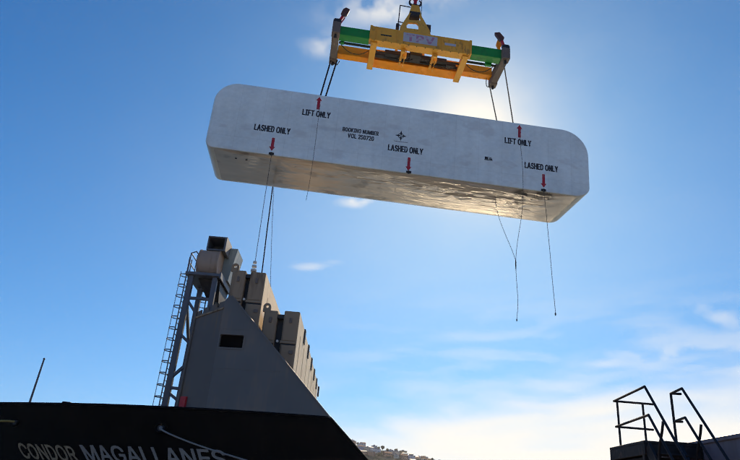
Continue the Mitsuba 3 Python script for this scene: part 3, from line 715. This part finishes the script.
# folded hatch covers standing on end
YF, YB = 29.6, 50.0
for i, (x0, x1, zt, lug) in enumerate(((-6.72, -6.04, 12.02, 1), (-5.80, -5.05, 12.0, 0), (-4.83, -4.17, 10.08, 1), (-3.84, -3.10, 10.12, 0))):
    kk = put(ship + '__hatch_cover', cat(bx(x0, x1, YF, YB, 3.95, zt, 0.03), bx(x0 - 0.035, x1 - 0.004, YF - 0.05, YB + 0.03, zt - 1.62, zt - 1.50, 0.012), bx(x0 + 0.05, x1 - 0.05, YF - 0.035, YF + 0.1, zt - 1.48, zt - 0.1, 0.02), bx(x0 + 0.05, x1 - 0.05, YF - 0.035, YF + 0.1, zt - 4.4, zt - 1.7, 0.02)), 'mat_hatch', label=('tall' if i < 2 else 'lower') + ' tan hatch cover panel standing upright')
    put(kk + '__joint', bx(x0 + 0.02, x1 - 0.02, YF - 0.012, YF + 0.05, zt - 1.69, zt - 1.625), 'mat_dark')
    for q_, (a_, b_, c_, d_) in enumerate(((0.12, 0.30, 2.35, 2.62), (0.45, 0.66, 1.95, 2.12), (0.10, 0.62, 3.35, 3.42), (0.30, 0.42, 0.35, 0.62))):
        put(kk + '__bracket', bx(x0 + a_, x0 + b_, YF - 0.085, YF - 0.036, zt - d_, zt - c_, 0.008), 'mat_rust')
    if lug:
        ey_ = Point(0, 0).buffer(0.19, 20).union(sbox(-0.19, -0.25, 0.19, 0)).difference(Point(0, 0.02).buffer(0.075, 16))
        m = slab2d(ey_, 0.12, 'xz', YF + 0.02); m.apply_translation((x0 + 0.10, 0, zt + 0.17))
        put(kk + '__lifting_lug', m, 'mat_hatch')
    n_c = 6
    for c in range(n_c if i == 3 else 0):
        y = 33.0 + c * 3.55
        put(kk + '__cleat', bx(x1 - 0.02, x1 + 0.085, y, y + 0.5, zt - 0.72, zt + 0.04, 0.02), 'mat_dark')
    if i in (1, 3):
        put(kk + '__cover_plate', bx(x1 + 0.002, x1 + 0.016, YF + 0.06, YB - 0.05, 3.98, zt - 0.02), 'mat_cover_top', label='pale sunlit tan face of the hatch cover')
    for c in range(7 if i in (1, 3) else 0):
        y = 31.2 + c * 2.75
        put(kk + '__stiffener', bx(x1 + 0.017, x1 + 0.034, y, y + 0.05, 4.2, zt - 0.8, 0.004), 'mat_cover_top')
    if i in (0, 2):
        gap = (x1 + (-5.80 if i == 0 else -3.84)) / 2
        hw = ((-5.80 if i == 0 else -3.84) - x1) / 2
        put(kk + '__hinge_block', cat(bx(x1 + 0.003, x1 + 2 * hw - 0.003, YF + 0.35, YB - 0.3, 4.0, zt - 0.25), bx(x1 - 0.03, x1 + 2 * hw + 0.03, YF + 0.05, YF + 0.3, zt - 0.35, zt - 0.15, 0.01)), 'mat_dark')
        put(kk + '__hinge_pin', xf(trimesh.creation.cylinder(0.06, 0.10, sections=14), trimesh.transformations.translation_matrix((gap, YF + 0.0, zt - 1.5)) @ trimesh.transformations.rotation_matrix(math.pi / 2, [1, 0, 0])), 'mat_pale')
put(ship + '__hatch_coaming', bx(-6.9, -2.95, 30.3, 49.0, 1.8, 3.9, 0.03), 'mat_plate')

# ladder tower with the ventilation duct on top
TY0, TY1 = 32.0, 34.2
for x, y in ((-9.45, TY0), (-8.15, TY0), (-9.45, TY1), (-8.15, TY1)):
    put(ship + '__tower_post', bx(x - 0.13, x + 0.13, y, y + 0.26, 3.9, 12.36, 0.015), 'mat_tower')
for a, b in (((-9.4, TY0 + 0.1, 11.1), (-8.2, TY0 + 0.1, 11.1)), ((-9.4, TY0 + 0.1, 6.35), (-8.2, TY0 + 0.1, 6.35)), ((-9.4, TY1, 8.7), (-8.2, TY1, 8.7)), ((-9.35, TY0 + 0.1, 10.9), (-8.5, TY0 + 0.1, 9.9)),
             ((-9.4, TY0 + 0.1, 9.1), (-8.25, TY0 + 0.1, 8.2)), ((-8.25, TY0 + 0.1, 8.2), (-9.4, TY0 + 0.1, 6.9)), ((-9.4, TY0 + 0.1, 6.1), (-8.3, TY0 + 0.1, 5.4)), ((-9.45, TY0 + 0.2, 10.9), (-9.45, TY1, 9.0)), ((-8.15, TY0 + 0.2, 11.0), (-8.15, TY1, 8.6))):
    put(ship + '__tower_brace', beam(a, b, 0.14, 0.16, (0, 1, 0)), 'mat_tower')
pf = put(ship + '__platform', cat(bx(-9.75, -7.85, TY0 - 0.15, 35.0, 12.36, 12.52, 0.02), bx(-7.9, -7.82, TY0 - 0.15, 35.0, 12.26, 12.62, 0.01)), 'mat_tower')
for y in (TY0, 34.8):
    put(pf + '__railing', pipe([(-9.68, y, 12.5), (-9.68, y, 13.62)], 0.03), 'mat_tower', 40)
put(pf + '__railing', cat(pipe([(-9.68, TY0, 13.62), (-9.68, 34.8, 13.62)], 0.03), pipe([(-9.68, TY0, 13.05), (-9.68, 34.8, 13.05)], 0.025), pipe([(-9.68, TY0, 13.62), (-9.40, TY0 - 0.05, 13.72), (-9.22, TY0, 13.5)], 0.03), pipe([(-9.30, TY0 - 0.05, 13.5), (-9.30, TY0 - 0.05, 12.5)], 0.025)), 'mat_tower', 40)
hop = np.array([(-9.15, 32.4, 12.35), (-7.95, 32.4, 12.35), (-7.95, 34.8, 12.35), (-9.15, 34.8, 12.35), (-8.62, 32.9, 11.35), (-7.95, 32.9, 11.2), (-7.95, 34.4, 11.2), (-8.62, 34.4, 11.35)])
put(ship + '__hopper', trimesh.convex.convex_hull(hop), 'mat_dark')
ld = put(ship + '__ladder', cat(tube([(-9.72, TY0 + 0.02, 4.0), (-9.72, TY0 + 0.02, 13.4)], 0.03, 8), tube([(-9.72, TY0 + 0.47, 4.0), (-9.72, TY0 + 0.47, 13.4)], 0.03, 8), tube([(-10.10, TY0 + 0.24, 5.2), (-10.10, TY0 + 0.24, 12.6)], 0.016, 6)), 'mat_tower', 40)
for j in range(28):
    z = 4.3 + j * 0.3
    put(ld + '__rung', tube([(-9.72, TY0 + 0.02, z), (-9.72, TY0 + 0.47, z)], 0.018, 6), 'mat_tower')
for j in range(13):
    z = 5.3 + j * 0.59
    hp = [(-9.72, TY0 + 0.0, z), (-9.92, TY0 - 0.02, z), (-10.05, TY0 + 0.08, z), (-10.10, TY0 + 0.24, z), (-10.05, TY0 + 0.40, z), (-9.92, TY0 + 0.50, z), (-9.72, TY0 + 0.49, z)]
    put(ld + '__cage_hoop', tube(curve(hp, 15), 0.026, 6), 'mat_tower', True)
ld2 = put(ship + '__ladder', cat(tube([(-9.02, 33.0, 4.0), (-9.02, 33.0, 12.3)], 0.03, 8), tube([(-8.72, 33.2, 4.0), (-8.72, 33.2, 12.3)], 0.03, 8)), 'mat_tower', 40)
for j in range(26):
    z = 4.3 + j * 0.3
    put(ld2 + '__rung', tube([(-9.02, 33.0, z), (-8.72, 33.2, z)], 0.02, 6), 'mat_tower')
# duct: a body with a rounded front, a hooded outlet and a side casing
pr = []
y0, y1, z0, z1 = 31.95, 34.6, 12.53, 14.02
for t in np.linspace(90, 270, 17):
    pr.append((y0 + 0.55 + 0.55 * math.cos(math.radians(t)), (z0 + z1) / 2 + (z1 - z0) / 2 * math.sin(math.radians(t))))
prof = Polygon(pr + [(y1, z0), (y1, z1)])
vb = put(ship + '__duct_body', slab2d(prof, 1.08, 'yz', -9.26), 'mat_vent', 30, label='drum shaped duct body on the platform')
put(vb + '__band', cat(slab2d(prof.buffer(0.025), 0.07, 'yz', -9.29), slab2d(prof.buffer(0.025), 0.07, 'yz', -8.22)), 'mat_vent', 30)
put(ship + '__outlet_hood', cat(bx(-8.95, -7.88, 32.1, 33.5, 14.70, 14.78, 0.01), bx(-8.98, -8.90, 32.2, 33.5, 14.02, 14.72, 0.01), bx(-7.99, -7.88, 32.0, 33.5, 13.9, 14.72, 0.01), bx(-8.9, -7.98, 33.4, 33.5, 14.0, 14.7, 0.01), bx(-8.98, -7.9, 32.2, 33.5, 13.98, 14.06, 0.01)), 'mat_tower', label='open fronted hood on the duct')
sc = np.array([(-8.14, 33.2, 14.55), (-7.45, 33.2, 14.55), (-7.45, 35.0, 14.55), (-8.14, 35.0, 14.55), (-8.14, 33.2, 12.6), (-7.72, 33.2, 12.6), (-7.72, 35.0, 12.6), (-8.14, 35.0, 12.6)])
put(ship + '__duct_casing', trimesh.convex.convex_hull(sc), 'mat_casing', label='pale teal streaked casing beside the duct')
put(ship + '__jackstaff', cat(tube([(-16.56, 33.0, 4.9), (-16.46, 33.0, 7.40)], [0.055, 0.04], 10), xf(trimesh.creation.icosphere(2, 0.055), trimesh.transformations.translation_matrix((-16.46, 33.0, 7.42)))), 'mat_tower', 40)
bp = hull_at(16.28, 5.04)[0]
put(ship + '__rail_roller', bx(bp[0] - 0.2, bp[0] + 0.2, bp[1], bp[1] + 0.2, 5.03, 5.16, 0.03), 'mat_hull')


def fairlead(u, z):
    P, N = hull_at(u, z)
    m = trimesh.creation.torus(0.20, 0.06, 24, 10)
    m.apply_scale((1.35, 1.0, 1.0))
    zc = N / np.linalg.norm(N); xc = np.cross([0, 0, 1.0], zc); xc /= np.linalg.norm(xc); yc = np.cross(zc, xc)
    T = np.eye(4); T[:3, 0], T[:3, 1], T[:3, 2], T[:3, 3] = xc, yc, zc, P + N * 0.02
    dark = trimesh.creation.cylinder(0.19, 0.03, sections=24); dark.apply_scale((1.35, 1, 1))
    kk = put(ship + '__fairlead', xf(m, T), 'mat_hull', True)
    put(kk + '__throat', xf(dark, T), 'mat_ink')
    return P


p = fairlead(21.78, 4.18)
k = thing('mooring_line', 'pale grey mooring rope running down from the hole in the black bow', 'rope')
path = curve([p + np.array([0.0, 0.1, 0.02]), p + np.array([0.08, -0.35, -0.06]), (-6.48, 28.0, 3.47), (-4.08, 27.0, 2.95), (0.5, 24.9, 1.6), (4.6, 21.3, 0.42)], 90)
put(k + '__rope', tube(path, 0.036, 10), 'mat_hawser', True)
put(k + '__chafe_sleeve', tube(path[0:4], 0.075, 10), 'mat_hawser', True)
k2 = thing('bollard', 'rusty black quay bollard holding the pale mooring rope', 'bollard')
prf = np.array([(0, 0), (0.34, 0), (0.34, 0.05), (0.20, 0.08), (0.17, 0.35), (0.24, 0.46), (0.27, 0.54), (0.2, 0.6), (0, 0.61)])
put(k2 + '__post', xf(trimesh.creation.revolve(prf, sections=28), trimesh.transformations.translation_matrix((4.7, 21.2, 0.0))), 'mat_dark', 40)
p = fairlead(12.51, 4.22)
k = thing('mooring_line', 'yellow mooring rope at the far left edge of the black bow', 'rope')
put(k + '__rope', tube(curve([p + np.array([0, 0.05, 0]), p + np.array([-0.25, -0.3, -0.03]), (-18.5, 31.2, 3.6), (-23, 21.5, 0.5)], 40), 0.05, 8), 'mat_yellow_rope', True)

# ------------------------------------------------------------------ access stair and machine housing at the right
st = thing('access_stair', 'dark steel access stair with tube handrails on a small platform', 'stair')
PZ, RZ, MZ = 3.22, 4.21, 3.66
r = 0.024
put(st + '__platform', cat(bx(5.60, 6.70, 12.4, 14.1, PZ - 0.05, PZ, 0.006), bx(5.60, 6.70, 12.4, 12.46, PZ - 0.26, PZ - 0.052, 0.006), bx(5.60, 5.66, 12.47, 14.03, PZ - 0.26, PZ - 0.052, 0.006), bx(5.60, 6.70, 14.04, 14.1, PZ - 0.26, PZ - 0.052, 0.006), bx(5.68, 6.6, 12.6, 13.9, 2.2, PZ - 0.27, 0.02)), 'mat_steel_black')
for x, y in ((5.66, 14.0), (6.60, 14.0), (5.66, 12.5)):
    put(st + '__support', bx(x - 0.05, x + 0.05, y - 0.05, y + 0.05, 0, PZ - 0.26), 'mat_steel_black')
put(st + '__handrail', pipe([(6.61, 14.0, RZ), (5.74, 14.0, RZ), (5.63, 12.19, RZ), (5.63, 10.9, 2.72), (5.63, 10.0, 1.69)], r), 'mat_steel_black', 40)
put(st + '__midrail', pipe([(6.55, 14.0, MZ), (5.74, 14.0, MZ), (5.62, 12.13, MZ), (5.62, 10.9, 2.25), (5.62, 10.2, 1.45)], r), 'mat_steel_black', 40)
for x in (5.80, 6.37):
    put(st + '__rail_post', tube([(x, 13.98, PZ), (x, 13.98, RZ)], r * 0.95, 8), 'mat_steel_black', 40)
put(st + '__handrail', pipe([(6.55, 12.62, RZ), (6.37, 12.66, RZ), (6.31, 12.08, RZ), (6.31, 10.85, 2.80), (6.31, 10.0, 1.82)], r), 'mat_steel_black', 40)
put(st + '__rail_post', tube([(6.37, 12.66, PZ), (6.37, 12.66, RZ)], r, 8), 'mat_steel_black', 40)
put(st + '__midrail', pipe([(6.50, 12.6, MZ), (6.37, 12.64, MZ), (6.30, 12.08, MZ), (6.30, 10.85, 2.25), (6.30, 10.2, 1.5)], r), 'mat_steel_black', 40)
for x in (5.63, 6.33):
    put(st + '__stair_post', tube(curve([(x, 11.60, 3.48), (x - 0.01, 11.66, 3.30), (x - 0.01, 11.82, 3.05), (x, 11.88, 2.6)], 14), r, 8), 'mat_steel_black', True)
for x in (5.66, 6.27):
    put(st + '__stringer', beam((x, 12.38, 3.1), (x, 9.9, 0.15), 0.05, 0.22, (0, 0, 1)), 'mat_steel_black')
for j in range(11):
    t = (j + 0.5) / 11
    y, z = 12.3 - 2.4 * t, 3.1 - 2.85 * t
    put(st + '__tread', bx(5.69, 6.24, y - 0.22, y, z - 0.03, z, 0.005), 'mat_steel_black')
put(st + '__kick_plate', bx(5.9, 6.68, 12.392, 12.398, PZ - 0.01, PZ + 0.02), 'mat_steel_black')
mh = thing('machine_housing', 'dark blue grey machine housing with a flat top beside the access stair', 'machinery')
put(mh + '__body', bx(6.74, 10.5, 8.2, 14.6, 0.4, 3.28, 0.03), 'mat_housing')
put(mh + '__roof_edge', bx(6.70, 10.54, 8.16, 14.64, 3.23, 3.31, 0.01), 'mat_housing')
for y in (9.6, 11.0, 12.4):
    put(mh + '__panel_seam', bx(6.715, 6.745, y, y + 0.03, 0.5, 3.2), 'mat_dark')
put(mh + '__base', bx(6.9, 10.4, 8.4, 14.4, 0.0, 0.42), 'mat_dark')

# ------------------------------------------------------------------ houses and trees on the far hill
rng = random.Random(7)
WALLS = {'cream': ((0.55, 0.48, 0.36), 'cream'), 'white': ((0.62, 0.62, 0.60), 'white'), 'ochre': ((0.45, 0.28, 0.12), 'ochre'), 'blue': ((0.22, 0.30, 0.40), 'blue'), 'brick': ((0.36, 0.16, 0.10), 'brick red')}
for k_, (c, _) in WALLS.items(): plain('mat_house_' + k_, c, 0.8, 0.2)
plain('mat_roof_red', (0.26, 0.10, 0.06), 0.8, 0.2)
plain('mat_roof_grey', (0.22, 0.22, 0.23), 0.6, 0.3)
plain('mat_pane', (0.03, 0.035, 0.045), 0.15, 0.6)
scene['mat_leaf'] = {'type': 'twosided', 'bsdf': {'type': 'principled', 'base_color': {'type': 'rgb', 'value': [0.04, 0.055, 0.025]}, 'roughness': 0.7, 'specular': 0.2}}
plain('mat_trunk', (0.10, 0.075, 0.05), 0.9, 0.2)


def house(x, y, w, d, h, rot, wall, roof):
    z = float(ground(x, y)) - 0.8
    T = trimesh.transformations.translation_matrix((x, y, z)) @ trimesh.transformations.rotation_matrix(rot, [0, 0, 1])
    cname = WALLS[wall][1]
    shape = {'gable': 'pitched red roof', 'flat': 'flat roof', 'shed': 'sloping grey roof'}[roof]
    size = ('wide' if w > 9.8 else 'narrow') + (' two storey' if h > 5 else ' one storey')
    k = thing('hillside_house', f'{size} {cname} house with {shape} on the distant hillside', 'house', f'{size} {cname} houses with {shape} on the far hill')
    put(k + '__wall', xf(bx(-w / 2, w / 2, -d / 2, d / 2, 0, h), T), 'mat_house_' + wall)
    if roof == 'gable':
        rf = trimesh.convex.convex_hull(np.array([(-w / 2 - 0.4, -d / 2 - 0.4, h + 0.01), (w / 2 + 0.4, -d / 2 - 0.4, h + 0.01), (w / 2 + 0.4, d / 2 + 0.4, h + 0.01), (-w / 2 - 0.4, d / 2 + 0.4, h + 0.01), (-w / 2 - 0.2, 0, h + d * 0.28), (w / 2 + 0.2, 0, h + d * 0.28)]))
        put(k + '__roof', xf(rf, T), 'mat_roof_red')
    elif roof == 'flat':
        put(k + '__roof', xf(cat(bx(-w / 2 - 0.15, w / 2 + 0.15, -d / 2 - 0.15, d / 2 + 0.15, h + 0.01, h + 0.5), bx(-w / 6, w / 8, -d / 5, d / 5, h + 0.5, h + 1.9)), T), 'mat_roof_grey')
    else:
        put(k + '__roof', xf(trimesh.convex.convex_hull(np.array([(-w / 2 - 0.3, -d / 2 - 0.3, h + 0.01), (w / 2 + 0.3, -d / 2 - 0.3, h + 0.01), (w / 2 + 0.3, d / 2 + 0.3, h + 0.01), (-w / 2 - 0.3, d / 2 + 0.3, h + 0.01), (-w / 2 - 0.3, d / 2 + 0.3, h + 1.7), (w / 2 + 0.3, d / 2 + 0.3, h + 1.7)])), T), 'mat_roof_grey')
    nw = max(2, int(w / 2.6)); nf = max(1, int(h / 3.0))
    for fl in range(nf):
        for c in range(nw):
            xx = -w / 2 + (c + 0.5) * w / nw
            put(k + '__window', xf(bx(xx - 0.55, xx + 0.55, -d / 2 - 0.04, -d / 2 + 0.05, fl * 3.0 + 1.9, fl * 3.0 + 3.2), T), 'mat_pane')


def tree(x, y, h, seed):
    g_ = np.random.default_rng(seed)
    z = float(ground(x, y)) - 0.3
    k = thing('hillside_tree', 'small dark leafy tree between the distant hillside houses', 'tree', 'trees between the houses on the far hill')
    put(k + '__trunk', tube([(x, y, z), (x + 0.2, y, z + h * 0.6)], [0.3, 0.12], 6), 'mat_trunk')
    n = 260
    c = g_.normal(size=(n, 3)); c /= np.linalg.norm(c, axis=1, keepdims=True)
    c *= g_.uniform(0.3, 1, (n, 1)) * (0.75 + 0.5 * meshkit.fbm(c * 1.7 + seed, 2, 3)[:, None])
    c = c * np.array([h * 0.38, h * 0.38, h * 0.36]) + np.array([x, y, z + h * 0.66])
    s_ = g_.normal(size=(n, 2, 3)) * h * 0.075
    V_ = np.stack([c - s_[:, 0], c + s_[:, 1], c + s_[:, 0], c - s_[:, 1]], 1).reshape(-1, 3)
    F_ = np.arange(n * 4).reshape(n, 4)
    put(k + '__crown', (V_, F_), 'mat_leaf')


spots = []
for row, y in enumerate((1104, 1086, 1067, 1049)):
    x = -16.0 + row * 3
    while x < 190 - row * 18:
        w = rng.uniform(6.5, 13)
        spots.append((x + w / 2, y + rng.uniform(-5, 5), w))
        x += w + rng.uniform(0.4, 5.5)
for i, (x, y, w) in enumerate(spots):
    if (float(ground(x, y)) + 6 - 1.65) / y < math.tan(math.radians(3.3)): continue
    if rng.random() < 0.16:
        tree(x, y, rng.uniform(5, 8), 100 + i); continue
    house(x, y, w, rng.uniform(6, 9), rng.choice((3.2, 4.4, 6.2, 6.4)), rng.uniform(-0.35, 0.35), rng.choice(list(WALLS)), rng.choice(('gable', 'flat', 'flat', 'shed')))


# ------------------------------------------------------------------ the hazy air: one box round camera, ground and hill
DENSITY = 0.00008
scene['haze_air'] = {'type': 'homogeneous', 'albedo': {'type': 'rgb', 'value': [0.95, 0.95, 0.95]}, 'sigma_t': DENSITY, 'phase': {'type': 'hg', 'g': 0.35}}
scene['haze'] = {'type': 'cube', 'to_world': mi.ScalarTransform4f().translate([0, 750, 58]).scale([2600, 2400, 66]), 'bsdf': {'type': 'null'}, 'interior': {'type': 'ref', 'id': 'haze_air'}}
scene['camera']['medium'] = {'type': 'ref', 'id': 'haze_air'}
labels['haze'] = {'kind': 'stuff'}
